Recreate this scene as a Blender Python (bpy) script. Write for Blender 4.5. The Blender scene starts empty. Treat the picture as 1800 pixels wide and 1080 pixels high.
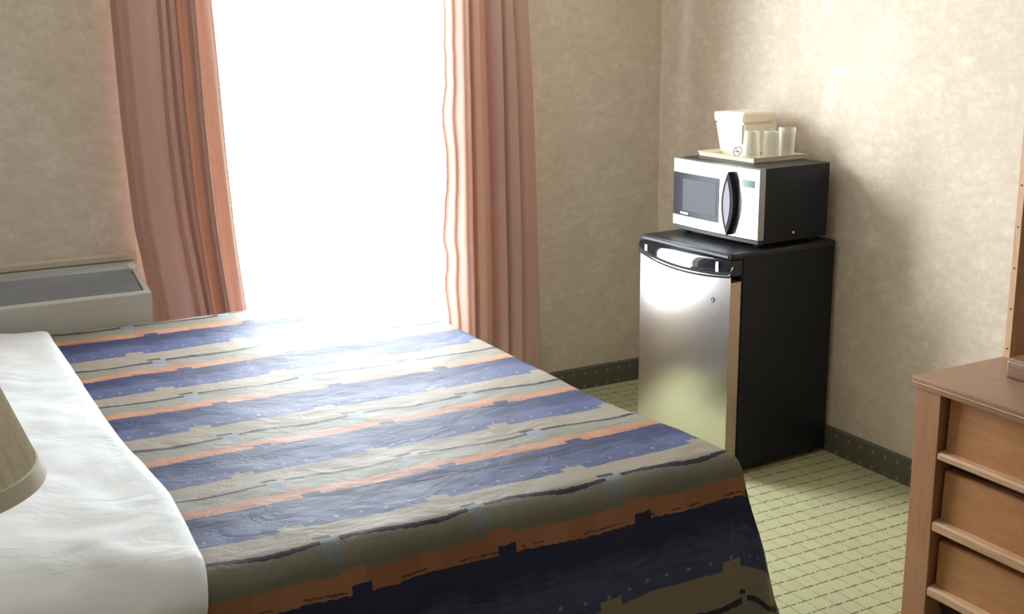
import bpy, bmesh, math, random
import numpy as np
from mathutils import Vector, Matrix, noise as mn

S = bpy.context.scene
COL = S.collection
R = math.radians

# ------------------------------------------------------------------ camera
YAW, PITCH, ROLL = 0.5035400, 0.2280569, -0.0076439
F_PX, CY_PX, CX_PX = 2105.742, 509.868, 900.4
CAM = Vector((-3.22158, -4.44456, 1.68607))
fwd = Vector((math.sin(YAW)*math.cos(PITCH), math.cos(YAW)*math.cos(PITCH), -math.sin(PITCH)))
rgt = Vector((math.cos(YAW), -math.sin(YAW), 0))
upv = rgt.cross(fwd)
cr, sr = math.cos(ROLL), math.sin(ROLL)
r2, u2 = cr*rgt + sr*upv, -sr*rgt + cr*upv
cd = bpy.data.cameras.new('camera')
cam = bpy.data.objects.new('camera', cd)
COL.objects.link(cam)
cam.matrix_world = Matrix(((r2.x, u2.x, -fwd.x, CAM.x), (r2.y, u2.y, -fwd.y, CAM.y), (r2.z, u2.z, -fwd.z, CAM.z), (0, 0, 0, 1)))
cd.sensor_width = 36.0
cd.lens = F_PX/1800*36
cd.shift_x = (900-CX_PX)/1800
cd.shift_y = (CY_PX-540)/1800
cd.clip_start = 0.02
S.camera = cam

# ------------------------------------------------------------------ light: hazy white daylight outside the window
W = bpy.data.worlds.new('hazy_daylight')
S.world = W
W.use_nodes = True
bg = W.node_tree.nodes['Background']
bg.inputs[0].default_value = (0.90, 0.96, 1.0, 1)
bg.inputs[1].default_value = 28.0
S.view_settings.view_transform = 'Standard'
S.view_settings.look = 'None'
S.view_settings.exposure = 0.0
S.view_settings.gamma = 1.0
S.view_settings.use_curve_mapping = False
S.cycles.max_bounces = 12
S.cycles.diffuse_bounces = 8
S.cycles.transparent_max_bounces = 12
S.cycles.sample_clamp_indirect = 6.0

sl = bpy.data.lights.new('hazy_sun', 'SUN')
sl.energy = 2.3; sl.angle = R(24); sl.color = (1.0, 0.975, 0.94)
so = bpy.data.objects.new('hazy_sun', sl); COL.objects.link(so)
so.rotation_euler = Vector((1.0, -0.66, -0.34)).to_track_quat('-Z', 'Y').to_euler()
so.location = (-4, 4, 4)
pl = bpy.data.lights.new('window_portal', 'AREA')
pl.shape = 'RECTANGLE'; pl.size = 1.2; pl.size_y = 2.05
pl.cycles.is_portal = True
po = bpy.data.objects.new('window_portal', pl)
COL.objects.link(po)
po.location = (-1.56, 0.15, 1.19)
po.rotation_euler = (R(-90), 0, 0)

# ------------------------------------------------------------------ node helper
class G:
    def __init__(s, name, rough=0.6, spec=0.3, metal=0.0, base=None):
        s.m = bpy.data.materials.new(name); s.m.use_nodes = True
        s.t = s.m.node_tree; s.n = s.t.nodes
        s.b = s.n['Principled BSDF']; s.out = s.n['Material Output']
        s.b.inputs['Roughness'].default_value = rough
        s.b.inputs['Specular IOR Level'].default_value = spec
        s.b.inputs['Metallic'].default_value = metal
        if base: s.b.inputs['Base Color'].default_value = (*base, 1)
    def lk(s, v, sock):
        if isinstance(v, bpy.types.NodeSocket): s.t.links.new(v, sock)
        elif isinstance(v, (tuple, list)):
            sock.default_value = tuple(v) + (1,)*(len(sock.default_value)-len(v))
        else: sock.default_value = v
    def ma(s, op, a, b=None, c=None):
        n = s.n.new('ShaderNodeMath'); n.operation = op
        s.lk(a, n.inputs[0])
        if b is not None: s.lk(b, n.inputs[1])
        if c is not None: s.lk(c, n.inputs[2])
        return n.outputs[0]
    def add(s, a, b): return s.ma('ADD', a, b)
    def sub(s, a, b): return s.ma('SUBTRACT', a, b)
    def mul(s, a, b): return s.ma('MULTIPLY', a, b)
    def gt(s, a, b): return s.ma('GREATER_THAN', a, b)
    def lt(s, a, b): return s.ma('LESS_THAN', a, b)
    def fr(s, a): return s.ma('FRACT', a)
    def fl(s, a): return s.ma('FLOOR', a)
    def rng(s, x, lo, hi): return s.mul(s.gt(x, lo), s.lt(x, hi))
    def mx(s, f, a, b, mode='MIX'):
        n = s.n.new('ShaderNodeMix'); n.data_type = 'RGBA'; n.blend_type = mode
        s.lk(f, n.inputs[0]); s.lk(a, n.inputs[6]); s.lk(b, n.inputs[7])
        return n.outputs[2]
    def coord(s, kind='Object'):
        return s.n.new('ShaderNodeTexCoord').outputs[kind]
    def xyz(s, v):
        n = s.n.new('ShaderNodeSeparateXYZ'); s.lk(v, n.inputs[0]); return n.outputs
    def comb(s, x, y, z=0.0):
        n = s.n.new('ShaderNodeCombineXYZ'); s.lk(x, n.inputs[0]); s.lk(y, n.inputs[1]); s.lk(z, n.inputs[2]); return n.outputs[0]
    def mapv(s, v, scale=(1, 1, 1), rot=(0, 0, 0)):
        n = s.n.new('ShaderNodeMapping'); s.lk(v, n.inputs[0]); n.inputs['Scale'].default_value = scale; n.inputs['Rotation'].default_value = rot; return n.outputs[0]
    def noise(s, v, scale, detail=3.0, rough=0.55, dist=0.0):
        n = s.n.new('ShaderNodeTexNoise'); s.lk(v, n.inputs['Vector'])
        n.inputs['Scale'].default_value = scale; n.inputs['Detail'].default_value = detail
        n.inputs['Roughness'].default_value = rough; n.inputs['Distortion'].default_value = dist
        return n.outputs[0]
    def white(s, v):
        n = s.n.new('ShaderNodeTexWhiteNoise'); n.noise_dimensions = '3D'; s.lk(v, n.inputs['Vector']); return n.outputs[0]
    def ramp(s, f, stops):
        n = s.n.new('ShaderNodeValToRGB'); s.lk(f, n.inputs[0])
        e = n.color_ramp.elements
        while len(e) < len(stops): e.new(0.5)
        for k, (p, c) in zip(e, stops):
            k.position = p; k.color = (*c, 1)
        return n.outputs[0]
    def bump(s, h, strength=0.3, dist=0.01):
        n = s.n.new('ShaderNodeBump'); s.lk(h, n.inputs['Height'])
        n.inputs['Strength'].default_value = strength; n.inputs['Distance'].default_value = dist
        s.t.links.new(n.outputs[0], s.b.inputs['Normal']); return n.outputs[0]
    def col(s, c): s.lk(c, s.b.inputs['Base Color'])
    def translucent(s, color, fac):
        tr = s.n.new('ShaderNodeBsdfTranslucent'); s.lk(color, tr.inputs[0])
        mxn = s.n.new('ShaderNodeMixShader'); mxn.inputs[0].default_value = fac
        s.t.links.new(s.b.outputs[0], mxn.inputs[1]); s.t.links.new(tr.outputs[0], mxn.inputs[2])
        s.t.links.new(mxn.outputs[0], s.out.inputs[0])

def plain(name, base, rough=0.5, spec=0.3, metal=0.0, grain=0.0, gs=60):
    g = G(name, rough, spec, metal, base)
    if grain:
        n = g.noise(g.coord(), gs, 3)
        g.col(g.mx(n, tuple(c*(1-grain) for c in base), tuple(min(1, c*(1+grain)) for c in base)))
    return g.m

# ---- materials
def m_wallpaper():
    g = G('mottled_wallpaper', 0.75, 0.2)
    c = g.coord()
    a = g.noise(c, 5.0, 5, 0.62, 0.6)
    b = g.noise(c, 34.0, 4, 0.65, 0.8)
    k = g.noise(g.mapv(c, (1, 1, 2.5)), 14.0, 3, 0.6, 0.4)
    f = g.add(g.mul(a, 0.35), g.add(g.mul(b, 0.35), g.mul(k, 0.3)))
    g.col(g.ramp(f, [(0.38, (0.565, 0.485, 0.395)), (0.5, (0.62, 0.545, 0.45)), (0.62, (0.70, 0.635, 0.545))]))
    g.bump(b, 0.15, 0.004)
    return g.m

def carpet_color(g, x, y, c):
    P = 0.062
    wob = g.mul(g.sub(g.noise(c, 60, 2), 0.5), 0.22)
    gx = g.add(g.ma('DIVIDE', x, P), g.mul(wob, 0.7)); gy = g.add(g.ma('DIVIDE', y, P), wob)
    fx, fy = g.fr(gx), g.fr(gy)
    dx = g.ma('ABSOLUTE', g.sub(fx, 0.5)); dy = g.ma('ABSOLUTE', g.sub(fy, 0.5))
    ly = g.gt(dy, 0.455); lx = g.mul(g.gt(dx, 0.465), g.gt(g.noise(c, 70, 1), 0.42))
    nf = g.noise(c, 240, 2, 0.7)
    base = g.mx(nf, (0.36, 0.36, 0.205), (0.53, 0.53, 0.325))
    base = g.mx(g.white(g.comb(g.fl(gx), g.fl(gy))), base, (0.42, 0.41, 0.25))
    base = g.mx(g.mul(lx, 0.5), base, (0.16, 0.15, 0.07))
    base = g.mx(g.mul(ly, 0.85), base, (0.10, 0.095, 0.045))
    dot = g.mul(g.lt(dx, 0.035), g.gt(dy, 0.455))
    base = g.mx(g.mul(dot, 0.7), base, (0.78, 0.76, 0.55))
    h = g.sub(nf, g.add(g.mul(ly, 0.9), g.mul(lx, 0.5)))
    return base, h

def m_carpet():
    g = G('green_grid_carpet', 0.95, 0.05)
    c = g.coord(); o = g.xyz(c)
    b, h = carpet_color(g, o[0], o[1], c)
    g.col(b); g.bump(h, 0.5, 0.006)
    return g.m

def m_carpet_base(axis):
    g = G('carpet_baseboard_'+axis, 0.95, 0.05)
    c = g.coord(); o = g.xyz(c)
    u = o[0] if axis == 'x' else o[1]
    P = 0.062
    fx = g.fr(g.ma('DIVIDE', u, P)); fy = g.fr(g.add(g.ma('DIVIDE', o[2], P), 0.3))
    d = g.mul(g.lt(g.ma('ABSOLUTE', g.sub(fx, 0.5)), 0.09), g.lt(g.ma('ABSOLUTE', g.sub(fy, 0.5)), 0.11))
    nf = g.noise(c, 220, 2, 0.7)
    b = g.mx(nf, (0.095, 0.093, 0.068), (0.17, 0.166, 0.125))
    g.col(g.mx(g.mul(d, 0.45), b, (0.36, 0.35, 0.28)))
    g.bump(nf, 0.4, 0.005)
    return g.m

def m_wood(name, c1, c2, c3, axis=(1, 12, 12), rough=0.42):
    g = G(name, rough, 0.4)
    c = g.mapv(g.coord(), axis)
    n = g.noise(c, 4.0, 5, 0.6, 1.2)
    f = g.noise(c, 26.0, 3, 0.6, 0.3)
    k = g.add(g.mul(n, 0.7), g.mul(f, 0.3))
    g.col(g.ramp(k, [(0.32, c1), (0.5, c2), (0.68, c3)]))
    g.bump(f, 0.06, 0.002)
    return g.m

def m_coverlet():
    g = G('striped_bedspread_fabric', 0.6, 0.12)
    uv = g.coord('UV'); o = g.xyz(uv)
    u0, U = -2.50, 0.332
    ou = g.coord('Object')
    w1 = g.sub(g.noise(g.comb(g.mul(o[0], 3.2), g.fl(o[1])), 1.0, 2), 0.5)
    uq = g.ma('DIVIDE', g.sub(o[0], u0), U)
    uu = g.fr(uq)
    jag = g.mul(g.sub(g.noise(uv, 60, 2), 0.5), 0.03)
    v = g.add(g.add(o[1], g.mul(w1, 0.07)), jag)
    v = g.add(v, 0.0)
    row = g.fl(v); vv = g.fr(v)
    # streaky yarn tone: long in u, short in v
    st = g.noise(g.comb(g.mul(o[0], 9), g.mul(o[1], 26)), 1.0, 4, 0.65)
    blk = g.white(g.comb(g.fl(g.mul(o[0], 17)), row, 3.0))
    blk2 = g.white(g.comb(g.fl(g.mul(o[0], 9)), g.fl(g.mul(o[1], 7.0)), 5.0))
    beige = g.mx(st, (0.36, 0.305, 0.235), (0.47, 0.41, 0.325))
    beige = g.mx(g.mul(blk2, 0.35), beige, (0.48, 0.39, 0.27))
    green = g.mx(st, (0.285, 0.27, 0.21), (0.38, 0.37, 0.295))
    green = g.mx(g.mul(blk, 0.35), green, (0.36, 0.33, 0.24))
    org = g.mx(blk, (0.58, 0.26, 0.145), (0.70, 0.35, 0.21))
    org = g.mx(g.mul(st, 0.35), org, (0.52, 0.28, 0.17))
    navd = g.mx(st, (0.042, 0.048, 0.115), (0.075, 0.085, 0.185))
    navl = g.mx(st, (0.08, 0.097, 0.21), (0.16, 0.185, 0.34))
    nblk = g.rng(uu, 0.02, 0.16)
    lowsplit = g.ma('MULTIPLY_ADD', g.add(vv, g.add(g.mul(g.sub(st, 0.5), 0.3), g.mul(g.sub(blk, 0.5), 0.06))), 8.0, -3.8); lowsplit.node.use_clamp = True
    navy = g.mx(lowsplit, navd, navl)
    navy = g.mx(g.mul(g.rng(uu, 0.70, 0.95), g.mul(g.rng(vv, 0.46, 0.7), 0.12)), navy, (0.20, 0.26, 0.42))
    dots = g.mul(g.lt(g.ma('ABSOLUTE', g.sub(g.fr(g.mul(o[0], 18.0)), 0.5)), 0.07), g.rng(vv, 0.69, 0.71))
    navy = g.mx(g.mul(dots, 0.55), navy, (0.55, 0.57, 0.60))
    # boundaries
    bt = g.mul(g.rng(uu, 0.17, 0.30), 0.055)
    bb = g.mul(g.ma('MAXIMUM', g.gt(uu, 0.86), g.lt(uu, 0.02)), 0.06)
    og = g.mul(g.rng(uu, 0.10, 0.28), 0.03)
    c = beige
    c = g.mx(g.lt(vv, 0.40), c, green)
    c = g.mx(g.rng(vv, g.sub(0.195, og), 0.5), c, org)
    # broken dark thread along the lower edge of the orange
    thr = g.mul(g.rng(vv, 0.288, 0.298), g.gt(g.noise(g.comb(g.mul(o[0], 11), row), 1.0, 1), 0.5))
    c = g.mx(g.mul(thr, 0.75), c, (0.09, 0.06, 0.06))
    nav = g.mul(g.gt(vv, g.sub(0.315, bt)), g.lt(vv, g.sub(0.775, bb)))
    c = g.mx(nav, c, navy)
    # blue-grey square, thin stepped dark line, dash
    vs = g.sub(g.fr(g.add(v, 0.5)), 0.5)
    sq = g.mul(g.rng(uu, 0.025, 0.14), g.rng(vs, -0.03, 0.13))
    c = g.mx(g.mul(sq, 0.75), c, (0.31, 0.36, 0.40))
    wave = g.mul(g.ma('SINE', g.mul(uu, 6.283)), -0.022)
    ln = g.mul(g.rng(vs, g.sub(wave, 0.019), g.add(wave, 0.019)), g.ma('MAXIMUM', g.gt(uu, 0.155), g.lt(uu, 0.03)))
    ds = g.mul(g.rng(vs, -0.072, -0.04), g.rng(uu, 0.0, 0.115))
    c = g.mx(g.ma('MAXIMUM', ln, ds), c, (0.06, 0.055, 0.075))
    # sewn seam along the bed
    seam = g.mul(g.rng(o[1], 4.438, 4.454), g.lt(o[0], -1.80))
    c = g.mx(seam, c, (0.006, 0.006, 0.01))
    c = g.mx(1.0, c, (0.66, 0.66, 0.69), 'MULTIPLY')
    g.col(c)
    weave = g.noise(g.comb(g.mul(o[0], 260), g.mul(o[1], 110)), 1.0, 2)
    cr_ = g.noise(g.mapv(ou, (1, 1.6, 1), (0, 0, 0.6)), 11.0, 4, 0.6, 0.8)
    g.bump(g.add(g.mul(cr_, 1.0), g.mul(weave, 0.12)), 0.24, 0.02)
    return g.m

def m_sheet():
    g = G('white_cotton_sheet', 0.8, 0.15)
    c = g.coord()
    g.col(g.mx(g.noise(c, 3, 2), (0.76, 0.785, 0.81), (0.80, 0.825, 0.85)))
    a = g.noise(g.mapv(c, (1, 1.7, 1), (0, 0, 0.5)), 4.0, 4, 0.5, 0.4)
    g.bump(a, 0.42, 0.03)
    return g.m

def m_curtain():
    g = G('salmon_curtain_cloth', 0.85, 0.12)
    c = g.coord()
    n = g.noise(g.mapv(c, (60, 60, 220)), 1.0, 2)
    k = g.noise(c, 6, 3)
    base = g.mx(n, (0.47, 0.305, 0.262), (0.55, 0.365, 0.317))
    base = g.mx(g.mul(k, 0.3), base, (0.48, 0.33, 0.295))
    g.col(base); g.bump(n, 0.08, 0.002)
    g.translucent((0.86, 0.60, 0.44), 0.14)
    return g.m

def m_steel(name, base=(0.62, 0.60, 0.57), rough=0.3, axis=(0.6, 2.0, 160)):
    g = G(name, rough, 0.5, 1.0)
    tn = g.n.new('ShaderNodeTangent'); tn.direction_type = 'RADIAL'; tn.axis = 'Z'
    g.t.links.new(tn.outputs[0], g.b.inputs['Tangent']); g.b.inputs['Anisotropic'].default_value = 0.75
    c = g.coord()
    n = g.noise(g.mapv(c, axis), 9.0, 3, 0.6)
    g.col(g.mx(n, tuple(x*0.94 for x in base), base))
    return g.m

def m_glass(name='window_glass'):
    g = G(name)
    tr = g.n.new('ShaderNodeBsdfTransparent'); tr.inputs[0].default_value = (0.97, 0.98, 0.98, 1)
    gl = g.n.new('ShaderNodeBsdfGlossy'); gl.inputs['Roughness'].default_value = 0.02
    lw = g.n.new('ShaderNodeLayerWeight'); lw.inputs[0].default_value = 0.5
    mxn = g.n.new('ShaderNodeMixShader')
    ff = g.add(0.02, g.mul(g.ma('POWER', lw.outputs['Facing'], 5.0), 0.3))
    g.t.links.new(ff, mxn.inputs[0]); g.t.links.new(tr.outputs[0], mxn.inputs[1]); g.t.links.new(gl.outputs[0], mxn.inputs[2])
    g.t.links.new(mxn.outputs[0], g.out.inputs[0])
    return g.m

def m_cup():
    g = G('clear_plastic', 0.15, 0.5, 0.0, (0.85, 0.84, 0.80))
    tr = g.n.new('ShaderNodeBsdfTransparent'); tr.inputs[0].default_value = (0.93, 0.93, 0.91, 1)
    tl = g.n.new('ShaderNodeBsdfTranslucent'); tl.inputs[0].default_value = (0.9, 0.89, 0.85, 1)
    m1 = g.n.new('ShaderNodeMixShader'); m1.inputs[0].default_value = 0.4
    g.t.links.new(g.b.outputs[0], m1.inputs[1]); g.t.links.new(tl.outputs[0], m1.inputs[2])
    lw = g.n.new('ShaderNodeLayerWeight'); lw.inputs[0].default_value = 0.35
    f = g.add(0.24, g.mul(lw.outputs['Facing'], 0.6))
    m2 = g.n.new('ShaderNodeMixShader')
    g.t.links.new(f, m2.inputs[0]); g.t.links.new(tr.outputs[0], m2.inputs[1]); g.t.links.new(m1.outputs[0], m2.inputs[2])
    g.t.links.new(m2.outputs[0], g.out.inputs[0])
    return g.m

def m_shade():
    g = G('pleated_cream_fabric', 0.85, 0.1)
    c = g.coord()
    o_ = g.xyz(c); ang = g.fl(g.mul(g.ma('ARCTAN2', o_[1], o_[0]), 75/math.pi))
    n = g.add(g.mul(g.white(g.comb(ang, 2.0)), 0.35), g.mul(g.noise(c, 60, 2), 0.65))  # per-pleat tone paints in the light streaks on the folds
    g.col(g.ramp(n, [(0.35, (0.55, 0.50, 0.40)), (0.55, (0.76, 0.71, 0.60)), (0.68, (0.88, 0.84, 0.74))]))
    g.translucent((0.85, 0.80, 0.66), 0.45)
    return g.m

M = dict(
    wallpaper=m_wallpaper(), carpet=m_carpet(), cbx=m_carpet_base('x'), cby=m_carpet_base('y'),
    ceiling=plain('ceiling_plaster', (0.72, 0.69, 0.63), 0.9, 0.1, 0, 0.05, 30),
    seam=plain('corner_bead', (0.60, 0.53, 0.43), 0.7, 0.2, 0, 0.08, 30),
    alu=m_steel('window_aluminium', (0.75, 0.75, 0.76), 0.4), sill=plain('sill_stone', (0.7, 0.68, 0.64), 0.4, 0.4, 0, 0.1, 20),
    glass=m_glass(), curtain=m_curtain(), cover=m_coverlet(), sheet=m_sheet(),
    mattress=plain('mattress_ticking', (0.75, 0.74, 0.72), 0.9, 0.1, 0, 0.05, 20),
    ac=plain('putty_plastic', (0.55, 0.54, 0.51), 0.5, 0.35, 0, 0.05, 40),
    acdark=plain('grey_vent_plastic', (0.27, 0.285, 0.325), 0.5, 0.35, 0, 0.08, 60), acblack=plain('vent_cavity', (0.035, 0.037, 0.045), 0.7, 0.2, 0, 0.1, 40),
    oak=m_wood('oak_veneer', (0.31, 0.14, 0.068), (0.36, 0.175, 0.09), (0.40, 0.205, 0.112), (10, 10, 1.2)),
    oakh=m_wood('oak_veneer_flat', (0.37, 0.165, 0.066), (0.425, 0.20, 0.083), (0.47, 0.235, 0.103), (10, 1.2, 10)),
    oakt=m_wood('oak_top', (0.23, 0.118, 0.064), (0.275, 0.148, 0.083), (0.315, 0.178, 0.105), (10, 1.0, 10), 0.36),
    oakl=m_wood('pale_oak_edge', (0.42, 0.24, 0.13), (0.52, 0.31, 0.18), (0.60, 0.37, 0.22), (10, 1.2, 10), 0.4),
    oaktrim=m_wood('lightened_wood', (0.52, 0.31, 0.18), (0.62, 0.385, 0.235), (0.70, 0.46, 0.29), (10, 10, 1.0)),
    walnut=m_wood('brown_wood', (0.17, 0.085, 0.05), (0.23, 0.12, 0.072), (0.29, 0.155, 0.10), (10, 1.5, 10)),
    darkrec=plain('dark_recess', (0.05, 0.028, 0.018), 0.7, 0.2, 0, 0.2, 20),
    black=plain('black_enamel', (0.012, 0.0145, 0.021), 0.4, 0.2, 0, 0.15, 90),
    blacktop=plain('black_textured_plastic', (0.018, 0.018, 0.021), 0.42, 0.4, 0, 0.15, 160),
    gloss=plain('gloss_black_plastic', (0.010, 0.011, 0.016), 0.06, 0.5, 0, 0.05, 20),
    steel=m_steel('brushed_stainless', (0.66, 0.635, 0.60), 0.27), steel2=m_steel('silver_fascia', (0.36, 0.375, 0.405), 0.34, (1, 90, 1)),
    chrome=plain('chrome', (0.82, 0.82, 0.83), 0.08, 0.5, 1.0, 0.02, 20), gasket=plain('door_edge_steel', (0.62, 0.50, 0.40), 0.35, 0.5, 0.75, 0.05, 30),
    ovenglass=plain('oven_glass', (0.010, 0.011, 0.016), 0.35, 0.16, 0, 0.05, 40), screen=plain('oven_screen', (0.07, 0.073, 0.088), 0.5, 0.15, 0, 0.12, 300), silverp=plain('silver_plastic', (0.62, 0.62, 0.66), 0.3, 0.5, 0.5, 0.03, 30),
    keys=plain('pale_keypad', (0.55, 0.60, 0.60), 0.35, 0.4, 0, 0.05, 30), disp=plain('display_glass', (0.10, 0.16, 0.17), 0.12, 0.5, 0, 0.1, 30),
    teal=plain('teal_enamel', (0.03, 0.22, 0.24), 0.35, 0.4, 0, 0.1, 100), white=plain('white_paint', (0.82, 0.82, 0.80), 0.4, 0.4, 0, 0.02, 30),
    cream=plain('cream_plastic', (0.84, 0.76, 0.63), 0.42, 0.4, 0, 0.03, 30), cream2=plain('cream_tray_plastic', (0.80, 0.73, 0.59), 0.4, 0.4, 0, 0.03, 30),
    cup=m_cup(), card=plain('white_card', (0.82, 0.81, 0.78), 0.7, 0.2, 0, 0.03, 60), ink=plain('black_ink', (0.03, 0.02, 0.03), 0.7, 0.2, 0, 0.1, 50), red=plain('maroon_ink', (0.20, 0.03, 0.05), 0.7, 0.2, 0, 0.1, 50),
    shade=m_shade(), trimband=plain('cream_trim_tape', (0.70, 0.66, 0.56), 0.8, 0.15, 0, 0.06, 200), brass=plain('brushed_brass', (0.60, 0.45, 0.22), 0.3, 0.5, 1.0, 0.05, 40),
    matteblack=plain('matte_black_plastic', (0.014, 0.014, 0.017), 0.6, 0.12, 0, 0.1, 60), rubber=plain('black_rubber', (0.02, 0.02, 0.02), 0.8, 0.2, 0, 0.1, 40),
)

# ------------------------------------------------------------------ object helpers
def tag(o, label=None, cat=None, group=None, kind=None):
    if label: o['label'] = label
    if cat: o['category'] = cat
    if group: o['group'] = group
    if kind: o['kind'] = kind
    return o

def link(name, bm, mat, parent=None, smooth=False):
    me = bpy.data.meshes.new(name)
    bmesh.ops.recalc_face_normals(bm, faces=bm.faces[:])
    bm.to_mesh(me); bm.free()
    for m in (mat if isinstance(mat, (list, tuple)) else [mat]): me.materials.append(m)
    if smooth:
        me.polygons.foreach_set('use_smooth', [True]*len(me.polygons))
        try: me.set_sharp_from_angle(angle=R(38))
        except Exception: pass
    o = bpy.data.objects.new(name, me)
    COL.objects.link(o)
    if parent: o.parent = parent
    return o

def empty(name, loc, rz=0.0):
    o = bpy.data.objects.new(name, None); COL.objects.link(o)
    o.location = loc; o.rotation_euler = (0, 0, rz); o.empty_display_size = 0.1
    return o

def box(bm, lo, hi, bev=0.0, seg=2):
    b = bmesh.new()
    bmesh.ops.create_cube(b, size=1)
    for v in b.verts:
        v.co = Vector([lo[i] + (v.co[i]+0.5)*(hi[i]-lo[i]) for i in range(3)])
    if bev:
        bmesh.ops.bevel(b, geom=b.edges[:], offset=bev, segments=seg, affect='EDGES', profile=0.6)
    me = bpy.data.meshes.new('tmp'); b.to_mesh(me); b.free(); bm.from_mesh(me); bpy.data.meshes.remove(me)

def bx(name, lo, hi, mat, parent=None, bev=0.0, seg=2):
    bm = bmesh.new(); box(bm, lo, hi, bev, seg)
    return link(name, bm, mat, parent, smooth=bev > 0)

def lathe(bm, prof, n=32, c=(0, 0, 0), cap=True):
    rings = []
    for r, z in prof:
        rings.append([bm.verts.new((c[0]+r*math.cos(2*math.pi*i/n), c[1]+r*math.sin(2*math.pi*i/n), c[2]+z)) for i in range(n)])
    for a, b in zip(rings, rings[1:]):
        for i in range(n): bm.faces.new((a[i], a[(i+1) % n], b[(i+1) % n], b[i]))
    if cap:
        bm.faces.new(rings[0][::-1]); bm.faces.new(rings[-1])

def tube(bm, pts, r, n=8):
    pts = [Vector(p) for p in pts]; rings = []
    for i, p in enumerate(pts):
        d = (pts[min(i+1, len(pts)-1)] - pts[max(i-1, 0)]).normalized()
        a = d.cross(Vector((0, 0, 1))) if abs(d.z) < 0.9 else d.cross(Vector((1, 0, 0)))
        a.normalize(); b = d.cross(a)
        rings.append([bm.verts.new(p + r*(math.cos(2*math.pi*k/n)*a + math.sin(2*math.pi*k/n)*b)) for k in range(n)])
    for a, b in zip(rings, rings[1:]):
        for k in range(n): bm.faces.new((a[k], a[(k+1) % n], b[(k+1) % n], b[k]))
    bm.faces.new(rings[0][::-1]); bm.faces.new(rings[-1])

def prism(bm, poly, axis, lo, hi):
    """poly: list of 2-D points in the two axes other than `axis`, extruded lo..hi along `axis`"""
    def mk(p, t):
        q = list(p); q.insert(axis, t); return bm.verts.new(q)
    A = [mk(p, lo) for p in poly]; B = [mk(p, hi) for p in poly]; n = len(poly)
    bm.faces.new(A[::-1]); bm.faces.new(B)
    for i in range(n): bm.faces.new((A[i], A[(i+1) % n], B[(i+1) % n], B[i]))

def grid_faces(bm, rows):
    for a, b in zip(rows, rows[1:]):
        for i in range(len(a)-1): bm.faces.new((a[i], a[i+1], b[i+1], b[i]))

def struct(name, bm, mat, parent=None, smooth=False):
    o = link(name, bm, mat, parent, smooth)
    o['kind'] = 'structure'
    return o

# ------------------------------------------------------------------ room shell
XL, YB, ZC = -3.85, -8.0, 2.45  # unseen end behind the camera set deep to weaken bounce light
WX0, WX1, WZ0, WZ1 = -2.14, -0.98, 0.32, 2.30
def sbx(name, lo, hi, mat, parent=None, bev=0.0):
    o = bx(name, lo, hi, mat, parent, bev); o['kind'] = 'structure'; return o
sbx('floor', (XL-0.1, YB-0.1, -0.1), (0.1, 0.14, 0.0), M['carpet'])
sbx('ceiling', (XL-0.1, YB-0.1, ZC), (0.1, 0.14, ZC+0.1), M['ceiling'])
bm = bmesh.new()
for lo, hi in (((XL, 0, 0), (WX0, 0.14, ZC)), ((WX1, 0, 0), (0.1, 0.14, ZC)), ((WX0, 0, 0), (WX1, 0.14, WZ0)), ((WX0, 0, WZ1), (WX1, 0.14, ZC))):
    box(bm, lo, hi)
struct('wall_back', bm, M['wallpaper'])
sbx('wall_right', (0, YB, 0), (0.1, 0, ZC), M['wallpaper'])
sbx('wall_left', (XL-0.1, YB, 0), (XL, 0.14, ZC), M['wallpaper'])
sbx('wall_front', (XL-0.1, YB-0.1, 0), (0.1, YB, ZC), M['wallpaper'])
bm = bmesh.new(); prism(bm, [(0, 0), (-0.006, 0), (0, -0.006)], 2, 0.0, ZC)
struct('trim_1', bm, M['seam'])
HB = 0.104
bm = bmesh.new(); prism(bm, [(0, 0), (0, HB), (-0.004, HB), (-0.010, HB-0.008), (-0.010, 0)], 0, -2.3, -0.010)
struct('baseboard_back', bm, M['cbx'])
bm = bmesh.new(); prism(bm, [(0, 0), (0, HB), (-0.004, HB), (-0.010, HB-0.008), (-0.010, 0)], 1, YB, -0.001)
struct('baseboard_right', bm, M['cby'])

# window: aluminium frame, sill, pane
wr = empty('window_1', (0, 0, 0)); wr['kind'] = 'structure'
bm = bmesh.new(); t = 0.035
for lo, hi in (((WX0, 0.075, WZ0), (WX0+t, 0.115, WZ1)), ((WX1-t, 0.075, WZ0), (WX1, 0.115, WZ1)), ((WX0+t, 0.075, WZ0), (WX1-t, 0.115, WZ0+t)), ((WX0+t, 0.075, WZ1-t), (WX1-t, 0.115, WZ1))):
    box(bm, lo, hi, 0.003, 1)
struct('window_frame', bm, M['alu'], wr)
sbx('pane', (WX0+t, 0.093, WZ0+t), (WX1-t, 0.097, WZ1-t), M['glass'], wr)
sbx('window_sill', (WX0+0.002, -0.02, WZ0-0.03), (WX1-0.002, 0.075, WZ0+0.004), M['sill'], wr, 0.004)
sbx('trim_2', (-2.6, -0.16, ZC-0.03), (-0.5, -0.08, ZC), M['white'])   # ceiling curtain track

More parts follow.
